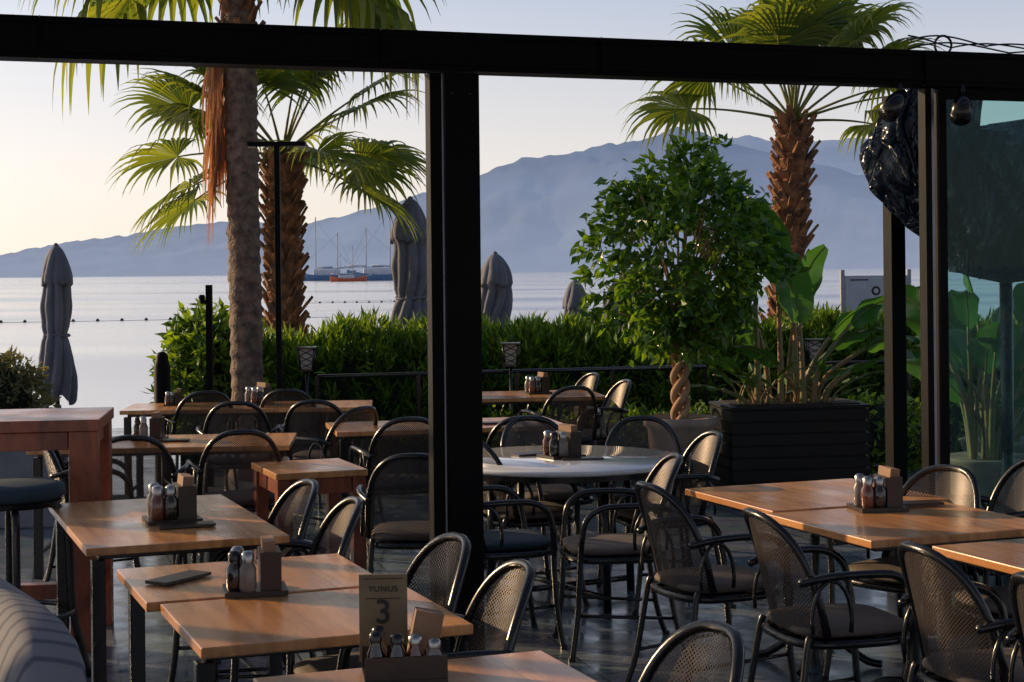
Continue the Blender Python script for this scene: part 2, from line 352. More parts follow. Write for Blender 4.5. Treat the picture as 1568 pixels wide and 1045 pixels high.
# unseen timber slats added to break up the low sun, with wide gaps
b=MB(); x=0; random.seed(12)
while x<7.5:
    wd=random.uniform(.10,.34); b.box((x+wd/2,0,1.3),(wd,.03,2.5),'redwood'); x+=wd+random.uniform(.16,.55)
b.box((3.75,.03,2.5),(7.6,.05,.08),'redwood'); b.box((3.75,.03,.2),(7.6,.05,.08),'redwood')
b.obj('sun_blocker_slats',(-4.1,2.6,0),R(97))
def spot(t,dx):
    b=MB(); b.tube([(0,0,0),(0,0,-.07)],.012,'black'); 
    d=Vector((dx,-.5,-.6)).normalized(); b.tube([Vector((0,0,-.06))-d*.02,Vector((0,0,-.06))+d*.05,Vector((0,0,-.06))+d*.14],[.025,.046,.048],'black',14)
    b.obj('spotlight',LB(t)+Vector((0,-.12,2.60)))
spot(2.18,-.5); spot(2.52,-.2)
b=MB()
for s in range(3):
    pts=[]
    for i in range(26):
        t=i/25; pts.append(LB(2.25+t*1.1*(1-.1*s))+Vector((0,-.03*s,2.775+.05*abs(math.sin(t*6+s*1.7))*(1-t)+.01*s)))
    b.tube(pts,.004,'black',6)
b.tube([LB(2.45)+Vector((0.04*math.cos(a),0,2.80+.045*math.sin(a))) for a in np.linspace(0,6.28,16)],.006,'black',6)
b.obj('power_cable')
b=MB(); b.box((0,0,1.35),(.09,.09,2.7),'frame'); b.box((0,0,.01),(.2,.2,.02),'frame'); b.obj('steel_post',(2.14,9.5,0),FR,.004)

def blob(b,c,d,seed,k='tarp',amp=.16,drape=0):
    nu,nv=72,48; vs=[];fs=[]
    for i in range(nv+1):
        ph=-math.pi/2+math.pi*i/nv
        for j in range(nu):
            th=2*math.pi*j/nu
            q=Vector((math.cos(ph)*math.cos(th),math.cos(ph)*math.sin(th),math.sin(ph)))
            f=1+amp*noise.fractal(q*1.3+Vector((seed,0,0)),1,2,4)+.5*amp*(1-abs(noise.noise(Vector((q.x*3.5+seed,q.y*3.5,q.z*1.2)))*2.4))
            s=1-drape*q.z
            vs.append(Vector((q.x*d[0]*f*s,q.y*d[1]*f*s,q.z*d[2]*f))+Vector(c))
    for i in range(nv):
        for j in range(nu): fs.append((i*nu+j,i*nu+(j+1)%nu,(i+1)*nu+(j+1)%nu,(i+1)*nu+j))
    b.add(vs,fs,k,True)
def drape(b,rings,seed,amt=1.0):
    P=[]; n=90; nu=110
    for i in range(n+1):
        t=i/n*(len(rings)-1); a=int(min(t,len(rings)-2)); f=t-a; f=f*f*(3-2*f)
        P.append([rings[a][q]*(1-f)+rings[a+1][q]*f for q in range(4)])
    vs=[];fs=[]
    for i,(x,z,wx,wy) in enumerate(P):
        for j in range(nu):
            a=2*math.pi*j/nu; ca,sa=math.cos(a),math.sin(a)
            wv=Vector((ca*2.4+z*2.2+seed,sa*2.4-z*1.1,z*1.6+ca))
            wv+=Vector((noise.noise(wv*.8),noise.noise(wv*.8+Vector((5,0,0))),0))*.8
            cr=abs(noise.noise(wv)); cr2=abs(noise.noise(wv*2.1+Vector((3,1,0))))
            f=1+.10*noise.noise(Vector((ca*1.5+seed,sa*1.5,z*3)))-amt*(.24*(1-min(1,cr*3.5))+.09*(1-min(1,cr2*3.5)))+.04*math.cos(7*a+z*6+seed)
            vs.append((x+wx*ca*f,wy*sa*f,z+.025*math.sin(3*a+seed)))
    for i in range(n):
        for j in range(nu): fs.append((i*nu+j,i*nu+(j+1)%nu,(i+1)*nu+(j+1)%nu,(i+1)*nu+j))
    fs.append(tuple(range(nu))); fs.append(tuple(n*nu+j for j in range(nu))); b.add(vs,fs,'tarp',True)
b=MB()
drape(b,[(.28,1.70,.02,.02),(.22,1.82,.15,.13),(.10,1.98,.24,.19),(-.03,2.20,.31,.22),(-.06,2.42,.33,.22),(.0,2.60,.30,.2),(.10,2.76,.22,.15),(.12,2.80,.02,.02)],1.7,.8)
drape(b,[(.40,1.68,.02,.02),(.45,1.72,.34,.22),(.58,1.93,.55,.34),(.60,2.17,.56,.34),(.60,2.38,.50,.3),(.60,2.50,.34,.18),(.60,2.53,.02,.02)],6.1,1.0)
b.tube([(.42,.05,0),(.42,.05,1.85)],.035,'black',12); b.lathe([(.22,0),(.22,.05),(.05,.12),(.03,.9)],'black',(.42,.05,0),20)
b.obj('covered_patio_heater',(2.27,9.2,0))

# ---------------------------------------------------------------- chair
def arch(s):
    a=math.pi*s
    y=-.225*math.copysign(abs(math.cos(a))**.75,math.cos(a)); z=.47+.41*abs(math.sin(a))**.62
    return y,z
def backx(y,z): return -.215-.10*((z-.45)/.43)+.085*(y/.225)**2
def smooth(p,n=5):
    p=[Vector(a) for a in p]; out=[]
    for i in range(len(p)-1):
        p0=p[max(i-1,0)];p1=p[i];p2=p[i+1];p3=p[min(i+2,len(p)-1)]
        for j in range(n):
            t=j/n; out.append(.5*((2*p1)+(p2-p0)*t+(2*p0-5*p1+4*p2-p3)*t*t+(3*p1-p0-3*p2+p3)*t**3))
    out.append(p[-1]); return out
def chair_mesh(cush):
    b=MB()
    hoop=[(backx(*arch(i/28)),*arch(i/28)) for i in range(29)]
    b.tube(hoop,.0155,'black',8)
    nz,ny=14,12; vs=[];fs=[];uv=[]
    for i in range(nz+1):
        z=.47+.405*i/nz; q=min(1,((z-.47)/.41))
        sa=q**(1/.62); w=.225*(math.sqrt(max(0,1-sa*sa)))**.75
        for j in range(ny+1):
            y=w*(-1+2*j/ny); vs.append((backx(y,z)+.002,y,z)); uv.append((y,z))
    for i in range(nz):
        for j in range(ny): a=i*(ny+1)+j; fs.append((a,a+1,a+ny+2,a+ny+1))
    b.add(vs,fs,'perf',True,uv)
    ring=[]
    for i in range(28):
        a=2*math.pi*i/28; ring.append((.225*math.copysign(abs(math.cos(a))**.6,math.cos(a)),.22*math.copysign(abs(math.sin(a))**.6,math.sin(a)),.44))
    b.tube(ring,.016,'black',8,True)
    b.add([(x*.98,y*.98,.435) for x,y,z in ring],[tuple(range(28))],'black')
    b.cushion((.005,0,.478),(.44,.43,.062),cush,e=.5)
    for s in(-1,1):
        arm=[(-.235,.215,.66),(-.14,.262,.685),(0,.275,.69),(.10,.272,.68),(.165,.265,.63),(.185,.258,.54),(.19,.245,.46),(.205,.24,.2),(.235,.25,0)]
        b.tube(smooth([(x,y*s,z) for x,y,z in arm]),.0145,'black',8)
        b.tube(smooth([(-.19,.2*s,.47),(-.205,.205*s,.42),(-.25,.225*s,.15),(-.30,.24*s,0)]),.0135,'black',8)
        b.tube([(-.245,.215*s,.17),(.207,.238*s,.20)],.008,'black',6)
        lp=[(-.13+.075*math.cos(a),.25*s,.53+.14*math.sin(a)) for a in np.linspace(-.3,math.pi+.3,14)]
        b.tube(lp,.008,'black',6)
        for x,y in((.235,.25),(-.30,.24)): b.lathe([(.018,0),(.018,.018)],'black',(x,y*s,0),8)
    return b.mesh('chair')
CH=chair_mesh('cushion'); CHD=chair_mesh('dkcush')
def chair(bx,by,face,dk=False,jit=0):
    f=R(face+jit); o=place(CHD if dk else CH,'chair',(bx+.28*math.cos(f),by+.28*math.sin(f),0),f)
    return o
L_=201; R_=21; A_=111; T_=291
for c in [(-.87,7.03,L_,False,4),(-.63,6.46,L_,False,-3),(-.21,5.53,L_,False,3),(.0,5.0,L_,False,-4),(.47,4.09,L_,False,2),
  (-1.5,9.35,A_-8,False,0),(-2.05,9.1,A_-14,True,0),(-1.87,11.45,A_-15,True,0),(-1.35,11.5,A_-25,False,0),(-2.26,12.5,A_,True,0),(-1.68,12.6,A_-20,True,0),
  (-.98,10.9,L_-60,True,0),(-.62,10.05,A_-5,True,0),(-.48,8.05,A_-20,False,0),(.06,10.05,A_-15,True,0),(.65,14.2,L_,False,0),(.86,13.25,L_-5,False,0),
  (1.04,8.98,L_-6,False,0),(.73,7.9,L_-14,False,0),(-.34,7.95,R_-6,True,0),(.1,10.0,T_,False,0),(-.2,8.9,R_,False,0),
  (.56,6.85,R_+2,False,0),(.88,6.05,R_-6,False,0),(1.27,5.27,R_-3,False,0),(1.47,4.72,R_,False,0),(1.86,7.3,L_+18,False,0),(2.2,6.55,L_,False,0),(2.35,7.6,L_,False,0),
  (-2.6,9.4,R_-8,True,0),(.45,12.6,A_,True,0),(.75,9.9,T_-25,False,0)]:
    chair(*c)

# ---------------------------------------------------------------- tables
def table(cx,cy,w,l,legs='four',z=.75,rz=ROT,seam=False,k='wood',th=.03):
    b=MB()
    if seam:
        b.box((-.008,l*.255,z-th/2),(w,l*.485,th),k); b.box((.03,-l*.255,z-th/2-.002),(w,l*.5,th),k)
    else: b.box((0,0,z-th/2),(w,l,th),k)
    b.box((0,0,z-th-.012),(w-.10,l-.10,.02),'black')
    if legs=='four':
        for x in(-1,1):
            for y in(-1,1): b.box((x*(w/2-.05),y*(l/2-.06),(z-th-.022)/2),(.05,.05,z-th-.022),'black')
        for x in (-1,1): b.box((x*(w/2-.05),0,.14),(.025,l-.18,.025),'black')
    elif legs=='ped':
        for y in((-l/2+.2,l/2-.2) if l>1 else (0,)):
            b.lathe([(.05,.0),(.045,.02),(.028,.08),(.038,.13),(.02,.18),(.02,.30),(.034,.34),(.02,.38),(.022,.60),(.04,.66),(.05,.70)],'black',(0,y,0),14)
            for i in range(4):
                a=R(45+90*i); d=Vector((math.cos(a),math.sin(a),0))
                b.tube(smooth([Vector((0,y,.10))+d*.03,Vector((0,y,.09))+d*.12,Vector((0,y,.03))+d*.22,Vector((0,y,.018))+d*.29]),[.018]*16,'black',8)
        for y in((-l/2+.2,l/2-.2) if l>1 else (0,)):
            b.box((0,y,z-th-.035),(w-.16,.04,.025),'black')
    return b.obj('dining_table',(cx,cy,0),rz,.004)
table(-1.45,6.96,.76,1.32)
table(-.75,5.30,.775,1.33,seam=True)
table(-.06,3.73,.77,1.3)
table(1.33,7.52,.88,.80,'ped'); table(1.57,6.75,.86,.78,'ped',z=.745); table(2.03,5.88,.86,.76,'ped')
table(-.45,11.15,1.5,.72,'four',rz=R(12)); table(.12,13.75,1.15,.8,'four',rz=R(8))
table(-2.08,10.2,1.5,.78,'four',rz=R(4)); table(-2.0,12.9,1.85,.7,'four',rz=R(4))
b=MB(); b.lathe([(0,.722),(.63,.722),(.65,.728),(.65,.746),(.642,.752),(0,.752)],'stone',n=64,caps=False)
b.lathe([(.60,.69),(.60,.72)],'black',n=40)
for i in range(4):
    a=R(30+90*i); d=Vector((math.cos(a),math.sin(a),0)); b.tube([d*.42+Vector((0,0,.70)),d*.44+Vector((0,0,0))],.022,'black',8)
    b.tube([d*.435+Vector((0,0,.07)),Vector((0,0,.07))],.016,'black',8)
b.obj('round_table',(.25,9.05,0))
def woodtable(name,c,w,l,z,leg,rz,th=.05,rail=None):
    b=MB(); b.box((0,0,z-th/2),(w,l,th),'redwood' if name!='side_table' else 'wood')
    for x in(-1,1):
        for y in(-1,1): b.box((x*(w/2-leg/2-.01),y*(l/2-leg/2-.01),(z-th)/2),(leg,leg,z-th),'redwood')
    b.box((0,-(l/2-leg/2-.01),z-th-.045),(w-2*leg-.03,leg*.6,.085),'redwood'); b.box((0,(l/2-leg/2-.01),z-th-.045),(w-2*leg-.03,leg*.6,.085),'redwood')
    for x in(-1,1): b.box((x*(w/2-leg/2-.01),0,z-th-.045),(leg*.6,l-2*leg-.03,.085),'redwood')
    if rail:
        b.box((0,-(l/2-leg/2-.01),rail),(w-2*leg-.02,leg*.6,.07),'redwood')
        for x in(-1,1): b.box((x*(w/2-leg/2-.01),0,rail),(leg*.6,l-2*leg-.02,.07),'redwood')
    b.obj(name,c,rz,.004)
woodtable('side_table',(-1.12,9.25,0),.5,.6,.70,.07,ROT,.035)
woodtable('bar_table',(-2.72,8.15,0),1.5,.75,1.08,.13,R(8),.055,.28)
b=MB(); b.lathe([(.0,.79),(.20,.79),(.225,.81),(.22,.85),(.18,.865),(0,.868)],'dkcush',n=32,caps=False); b.lathe([(.2,.765),(.215,.79)],'black',n=32)
for i in range(4):
    a=R(20+90*i); d=Vector((math.cos(a),math.sin(a),0))
    b.tube(smooth([d*.10+Vector((0,0,.77)),d*.20+Vector((0,0,.74)),d*.235+Vector((0,0,.6)),d*.25+Vector((0,0,.3)),d*.32+Vector((0,0,.0))]),.017,'black',8)
b.tube([(.25*math.cos(a),.25*math.sin(a),.3) for a in np.linspace(0,2*math.pi,25)[:-1]],.012,'black',6,True)
b.obj('bar_stool',(-2.16,7.3,0))
def stripem():
    m,nt,b=newmat('striped_fabric'); N=nt.nodes.new; L=nt.links.new
    tc=N('ShaderNodeTexCoord'); wv=N('ShaderNodeTexWave'); wv.inputs['Scale'].default_value=5; wv.inputs['Distortion'].default_value=.6; L(tc.outputs['Object'],wv.inputs[0])
    r=N('ShaderNodeValToRGB'); r.color_ramp.elements[0].color=(.09,.10,.13,1); r.color_ramp.elements[1].color=(.20,.20,.22,1); r.color_ramp.elements[0].position=.05; r.color_ramp.elements[1].position=.3
    L(wv.outputs[0],r.inputs[0]); L(r.outputs[0],b.inputs[0]); b.inputs['Roughness'].default_value=.9; return m
M['stripe']=stripem(); M['redfab']=mat('red_fabric',(.35,.02,.02),.9,var=(8,.3))
b=MB(); b.cushion((0,0,.30),(1.5,.75,.42),'darkwood',e=.2); b.cushion((0,0,.56),(1.45,.7,.16),'stripe',e=.25)
b.cushion((.30,-.08,.70),(.4,.40,.13),'redfab',Matrix.Rotation(.25,3,'X'),e=.4)
b.cushion((0,.30,.72),(1.4,.2,.42),'stripe',Matrix.Rotation(-.25,3,'X'),e=.35)
b.obj('sofa',(-1.68,4.38,0),R(-60))

# ---------------------------------------------------------------- table ware
def wares(v):
    b=MB()
    b.box((.01,0,.006),(.15,.13,.012),'darkwood')
    b.box((.045,.0,.057),(.05,.11,.09),'darkwood'); b.box((.045,0,.085),(.03,.095,.085),'paper',Matrix.Rotation(.12-.2*v,3,'Y'))
    for x,y,k in(((-.035,-.035,'amber'),(-.035,.03,'salt'),(.0,-.04,'glassy')) if v==0 else ((-.04,-.03,'glassy'),(-.03,.035,'amber'),(-.01,-.045,'salt'))):
        b.lathe([(.018,.012),(.021,.02),(.021,.065),(.014,.078),(.014,.082)],k,(x,y,0),14)
        b.lathe([(.015,.082),(.016,.10),(.010,.106),(0,.107)],'steel' if not(v and k=='glassy') else 'black',(x,y,0),14)
    return b.mesh('condiment_set')
WM=[wares(0),wares(1)]
def menu_mesh():
    b=MB(); b.box((0,0,.005),(.22,.09,.010),'darkwood'); return b.mesh('menu')
MM=menu_mesh()
for i,(x,y,z,s,rz) in enumerate([(-1.40,6.87,.75,1.45,20),(-.83,5.33,.75,1.3,12),(1.49,7.03,.747,1.35,10),(.24,9.05,.752,1.35,30),(.18,13.8,.75,1.35,20),(-2.22,10.3,.75,1.3,0),(-1.96,12.95,.75,1.3,40),(-.33,11.2,.75,1.0,40),(-2.6,12.95,.75,1,10)]):
    o=place(WM[i%2],'condiment_set',(x,y,z),R(rz)); o.scale=(s,s,s)
for x,y,rz in [(-1.30,6.72,20),(-1.1,5.55,60),(1.68,7.12,10),(.36,8.95,5),(-2.05,10.15,4),(-.1,11.1,10),(.1,9.2,30),(-2.45,10.35,20)]:
    place(MM,'menu',(x,y,.7535 if x not in(.36,.1) else .7525),R(rz))
b=MB(); b.box((0,0,.008),(.20,.16,.016),'darkwood'); b.box((0.0,.07,.04),(.2,.008,.06),'darkwood'); b.box((0,-.07,.04),(.2,.008,.06),'darkwood')
for x,y,k,h in((-.07,-.03,'glassy',.12),(-.02,-.04,'glassy',.115),(.025,-.03,'amber',.11),(.07,-.04,'salt',.10),(.06,.03,'amber',.11),(-.06,.03,'glassy',.12)):
    b.lathe([(.02,.016),(.023,.03),(.023,h*.6),(.014,h*.78),(.014,h*.85)],k,(x,y,0),16); b.lathe([(.016,h*.85),(.017,h),(.01,h+.006),(0,h+.007)],'steel' if k!='glassy' else 'black',(x,y,0),16)
b.box((.055,.035,.10),(.07,.05,.12),'paper',Matrix.Rotation(.2,3,'Y'))
b.obj('condiment_set',(-.275,4.17,.75),R(8))
b=MB(); b.box((0,0,.125),(.122,.010,.22),'numb'); b.box((0,0,.012),(.07,.06,.022),'darkwood'); b.box((0,-.0065,.175),(.09,.002,.002),'ink'); b.box((0,-.0065,.225),(.10,.002,.0015),'ink')
nb=b.obj('table_number_sign',(-.335,4.30,.75),R(3),.002)
for tx,sz,z in(('3',.085,.113),('YUNUS',.021,.192)):
    cu=bpy.data.curves.new('txt','FONT'); cu.body=tx; cu.size=sz; cu.align_x='CENTER'; cu.extrude=.0008; cu.offset=.001 if tx=='3' else 0; cu.space_character=1.15
    t=bpy.data.objects.new('lettering',cu); scene.collection.objects.link(t); t.parent=nb; t.location=(0,-.0068,z); t.rotation_euler=(R(90),0,0); cu.materials.append(M['ink'])

# ---------------------------------------------------------------- railing, lanterns, posts
RL=lambda x:Vector((x,15.0+.26*x,0))
def railing(x0,x1):
    b=MB(); a=RL(x0);c=RL(x1)
    for z in(.86,.45,.12): b.tube([a+Vector((0,0,z)),c+Vector((0,0,z))],.02 if z>.8 else .012,'black',8)
    n=int((x1-x0)/1.1)+1
    for i in range(n+1): p=a.lerp(c,i/n); b.box(p+Vector((0,0,.43)),(.035,.035,.86),'black')
    b.obj('railing')
railing(-1.68,1.75); railing(2.9,6.2)
def lantern(x,y,zt):
    b=MB(); b.tube([(0,0,0),(0,0,zt-.21)],.014,'black',8); b.lathe([(.08,0),(.08,.012),(.02,.02)],'black',n=16)
    b.box((0,0,zt-.10),(.11,.11,.17),'lampglass',taper=.8)
    b.box((0,0,zt-.008),(.17,.17,.014),'black'); b.box((0,0,zt-.20),(.11,.11,.015),'black')
    for s in(-1,1):
        for q in(-1,1): b.tube([(.068*s,.068*q,zt-.015),(.052*s,.052*q,zt-.195)],.008,'black',6)
        for k in range(3):
            for dd in(-1,1):
                b.tube([(-.06*dd,s*.063,zt-.02-.055*k),(.06*dd,s*.059,zt-.075-.055*k)],.0045,'black',4)
    b.obj('lantern',(x,y,0))
lantern(-1.76,14.5,1.12); lantern(-.02,14.9,1.12); lantern(2.75,15.5,1.10)
b=MB(); b.lathe([(.065,0),(.065,1.02),(.05,1.06),(.05,1.1),(.03,1.13),(0,1.14)],'frame',n=20); b.obj('bollard',(-2.79,13.5,0))
b=MB(); b.box((0,0,.83),(.05,.05,1.66),'frame'); b.box((-.045,0,1.52),(.05,.04,.03),'frame'); b.lathe([(.02,0),(.03,.03),(.02,.05)],'frame',(-.06,0,1.53),10); b.obj('lamp_bollard',(-2.50,14,0))  # slim black lamp bollard with a small head
b=MB(); b.box((0,0,1.39),(.045,.045,2.78),'frame'); b.box((0,0,2.80),(.47,.11,.035),'frame'); b.box((-.2,0,2.775),(.06,.06,.015),'lampglass'); b.box((.2,0,2.775),(.06,.06,.015),'lampglass'); b.box((0,0,.01),(.16,.16,.02),'frame'); b.obj('street_lamp',(-1.90,13.8,0),0,.003)
b=MB(); b.box((0,0,1.42),(.74,.03,.46),'signb')
for s in(-1,1): b.box((s*.40,0,.86),(.045,.05,1.72),'signp')
vs=[( .055*math.cos(a),-.018,1.47+.055*math.sin(a)) for a in np.linspace(0,6.28,25)[:-1]]; b.add(vs,[tuple(range(24))],'ink')
vs=[( .03*math.cos(a),-.021,1.47+.03*math.sin(a)) for a in np.linspace(0,6.28,17)[:-1]]; b.add(vs,[tuple(range(16))],'signb')
for i in range(3): b.box((.0,-.017,1.35-.04*i),(.35-.1*(i%2),.003,.012),'ink')
for i in range(2): b.box((-.2+.4*i,-.017,1.60),(.22,.003,.015),'ink')
b.obj('notice_board',(4.28,20,0),R(5))

# ---------------------------------------------------------------- umbrellas
def umbrella(x,y,zt,zb,w,seed):
    b=MB(); nu=96; Hh=zt-zb; n=44; vs=[];fs=[]
    kx=[0,.03,.08,.18,.24,.27,.40,.55,.60,.64,.75,.9,1.0]; kr=[.22,.50,.72,.98,1.05,.84,.88,.80,.66,.80,1.0,1.08,1.0]
    for i in range(n+1):
        t=i/n; z=zt-t*Hh; r=w*float(np.interp(t,kx,kr))
        off=Vector((.10*w*math.sin(t*7+seed),.1*w*math.cos(t*5+seed),0))
        for j in range(nu):
            a=2*math.pi*j/nu; tw=a+.9*t+.25*math.sin(t*6+seed)
            fold=abs(math.sin(4*tw+seed))**.6*2-1
            am=.20 if t>.25 else .10*min(1,t*8)
            f=1+am*fold+.16*noise.noise(Vector((math.cos(a)*1.6+seed,math.sin(a)*1.6,t*6)))*min(1,t*5)
            if t<.25: zz=z-.05*Hh*(t/.25)*(.5+.5*math.sin(4*a+seed*2))
            else: zz=z-(.06*(1+math.sin(4*tw+seed*3)) if t>.9 else 0)
            vs.append((r*f*math.cos(a)+off.x*t*2,r*f*math.sin(a)+off.y*t,zz))
    for i in range(n):
        for j in range(nu): fs.append((i*nu+j,(i+1)*nu+j,(i+1)*nu+(j+1)%nu,i*nu+(j+1)%nu))
    fs.append(tuple(range(nu))); b.add(vs,fs,'umb',True)
    b.tube([(w*.84*math.cos(a),w*.84*math.sin(a),zb+Hh*.40+.01*math.sin(2*a)) for a in np.linspace(0,6.28,24)[:-1]],.014,'umb',6,True)
    b.lathe([(.03,-.03),(.03,.02),(.0,.04)],'umb',(0,0,zt),8)
    b.tube([(0,0,0),(0,0,zt-.1)],.025,'black',10); b.lathe([(.28,0),(.28,.08),(.05,.10),(.04,.3)],'wallp',n=24)
    b.obj('closed_umbrella',(x,y,0),seed)
umbrella(-5.1,19.0,2.08,.42,.165,.6); umbrella(-1.10,18.5,2.54,.75,.20,1.9); umbrella(-.20,20.3,1.95,.5,.19,3.3); umbrella(.79,21.3,1.62,.3,.15,4.2); umbrella(1.28,21.5,1.55,.3,.13,5.2)

# ---------------------------------------------------------------- vegetation
def fan(b,base,az,el,pet,Rr,droop,k,n=30,spread=125,pw=.012,sag=.35):
    d=Vector((math.cos(az)*math.cos(el),math.sin(az)*math.cos(el),math.sin(el)))
    pts=[Vector(base)]; cur=Vector(base); dd=d.copy()
    for i in range(8):
        dd=(dd+Vector((0,0,-sag/8*(.3+i/8)))).normalized(); cur=cur+dd*pet/8; pts.append(cur.copy())
    b.tube(pts,[pw*(1.5-.8*i/8) for i in range(9)],'palmstem' if k!='dead' else 'dead',5)
    t=dd; s=t.cross(Vector((0,0,1)))
    if s.length<.05: s=Vector((math.cos(az+1.57),math.sin(az+1.57),0))
    s.normalize(); nn=s.cross(t).normalized()
    roll_=random.uniform(-.6,.6); s2=s*math.cos(roll_)+nn*math.sin(roll_); nn=nn*math.cos(roll_)-s*math.sin(roll_); s=s2
    dth=R(2*spread)/n
    for i in range(n):
        th=-R(spread)+dth*(i+.5)
        if random.random()<.04: continue
        Lb=Rr*(.72+.28*math.cos(th*.7))*random.uniform(.9,1.08)
        bd=(t*math.cos(th)+s*math.sin(th)).normalized()+nn*(.12*abs(math.sin(th))); bd.normalize()
        side=bd.cross(nn).normalized(); vs=[];fs=[]
        m=8; dr=droop*random.uniform(.6,1.4); p=cur.copy(); dirc=bd.copy(); tw=random.uniform(-.35,.35)
        for j in range(m+1):
            u=j/m
            if j:
                if u>.4: dirc=(dirc+Vector((0,0,-dr*(u-.35)*.9))).normalized()
                p=p+dirc*Lb/m
            wd=(u*Lb*dth*.56) if u<.5 else (.5*Lb*dth*.56*(1-((u-.5)/.5)**.8)+.0015)
            sd_=(side*math.cos(tw*u)+nn*math.sin(tw*u))
            vs+= [p-sd_*wd+nn*wd*.25,p-nn*wd*.35,p+sd_*wd+nn*wd*.25]
        for j in range(m):
            a=3*j; fs+=[(a,a+1,a+4,a+3),(a+1,a+2,a+5,a+4)]
        b.add(vs,fs,k,False)
def trunk(b,p0,p1,r0,r1,k,ring=.05,amp=.06,flare=1.0):
    n=160; nu=28; vs=[];fs=[]; p0=Vector(p0);p1=Vector(p1); Hh=(p1-p0).length
    for i in range(n+1):
        t=i/n; c=p0.lerp(p1,t); r=r0+(r1-r0)*t
        r*=1+amp*(.5-((t*Hh/ring+.5*noise.noise(Vector((0,0,t*Hh*3))))%1))+flare*.35*math.exp(-t*Hh/.2)
        for j in range(nu):
            a=2*math.pi*j/nu; f=1+.07*noise.fractal(Vector((math.cos(a)*2,math.sin(a)*2,t*Hh*7)),1,2,4)
            vs.append(c+Vector((math.cos(a)*r*f,math.sin(a)*r*f,0)))
    for i in range(n):
        for j in range(nu): fs.append((i*nu+j,i*nu+(j+1)%nu,(i+1)*nu+(j+1)%nu,(i+1)*nu+j))
    b.add(vs,fs,k,True)
def boots(b,p0,p1,r,n,k='boot',ln=.16):
    p0=Vector(p0);p1=Vector(p1)
    for i in range(n):
        t=(i+.5)/n; a=i*2.39996+random.uniform(-.2,.2); c=p0.lerp(p1,t); d=Vector((math.cos(a),math.sin(a),0)); s=Vector((-d.y,d.x,0))
        l=ln*random.uniform(.6,1.3); o=random.uniform(.35,.75)
        w0=.055;w1=.022
        A=c+d*r*.85; B=A+d*l*o+Vector((0,0,l*.85)); B+=s*random.uniform(-.02,.02)
        th=.02
        vs=[A-s*w0,A+s*w0,A+s*w0-Vector((0,0,.05)),A-s*w0-Vector((0,0,.05)),B-s*w1,B+s*w1,B+s*w1+d*th-Vector((0,0,th)),B-s*w1+d*th-Vector((0,0,th))]
        b.add(vs,[(0,1,5,4),(1,2,6,5),(2,3,7,6),(3,0,4,7),(4,5,6,7)],k)
random.seed(21)
b=MB(); trunk(b,(0,0,0),(-.06,.0,4.85),.135,.14,'trunk',.13,.12)
boots(b,(-.05,0,3.75),(-.06,0,4.9),.13,46)
for i in range(24):
    az=i*2.39996; el=R(random.uniform(-20,50)); fan(b,(-.06,0,4.95),az,el,random.uniform(.9,1.25),random.uniform(.95,1.2),random.uniform(.8,1.4),'palm',30)
for az,el,pt,rr,z in((200,5,1.2,1.2,4.85),(170,20,1.0,1.15,4.85),(350,20,1.3,1.15,4.85),(-30,5,1.3,1.2,4.85)):
    fan(b,(-.06,0,z),R(az),R(el),pt,rr,1.6,'palm',28)
# old fronds hanging below the crown
for az,el,pt,rr,z in((182,-24,1.05,1.25,4.62),(-2,-22,1.1,1.35,4.6),(14,-18,.9,1.2,4.6)):
    fan(b,(-.06,0,z),R(az),R(el),pt,rr,4.5,'palm',20,100,.012,.3)
for i in range(11):
    az=R(random.uniform(140,225)); fan(b,(-.14,-.04,random.uniform(3.2,4.3)),az,R(-74),.35,random.uniform(.6,.95),2.5,'dead',12,16,.008,.9)
b.obj('palm_tree',(-2.26,14.5,0))
random.seed(5)
b=MB(); trunk(b,(0,0,0),(0,0,2.95),.16,.17,'boot',.1,.05); boots(b,(0,0,.5),(0,0,3.0),.17,230,ln=.17)
for i in range(13):
    az=i*2.39996+.3; el=R(0+75*((i*5)%13)/13); fan(b,(0,0,3.0),az,el,random.uniform(.75,1.0),random.uniform(.75,.92),random.uniform(.6,1.0),'palm',32)
for az,el in((180,32),(187,6),(176,-20),(200,55),(0,42),(8,8),(-8,-18),(20,65),(-30,30),(-60,5),(215,-12),(150,50)):
    fan(b,(0,0,3.0),R(az),R(el),random.uniform(.95,1.15),random.uniform(.78,.9),.7,'palm',34)
b.obj('palm_tree',(-2.42,18,0))
random.seed(9)
b=MB(); trunk(b,(-.12,0,0),(0,0,3.2),.15,.15,'boot',.1,.05); boots(b,(-.1,0,.8),(0,0,3.3),.155,250,ln=.17)
for az,el in ((180,14),(188,34),(170,55),(215,30),(0,20),(8,5),(-8,40),(20,58),(-25,24),(-45,50),(90,75),(60,66),(120,64),(-90,62),(250,55),(270,80),(310,66),(200,75)):
    fan(b,(0,0,3.3),R(az),R(el),random.uniform(.85,1.15),random.uniform(.75,.92),random.uniform(.7,1.2),'palm',32)
b.obj('palm_tree',(3.0,18,0))

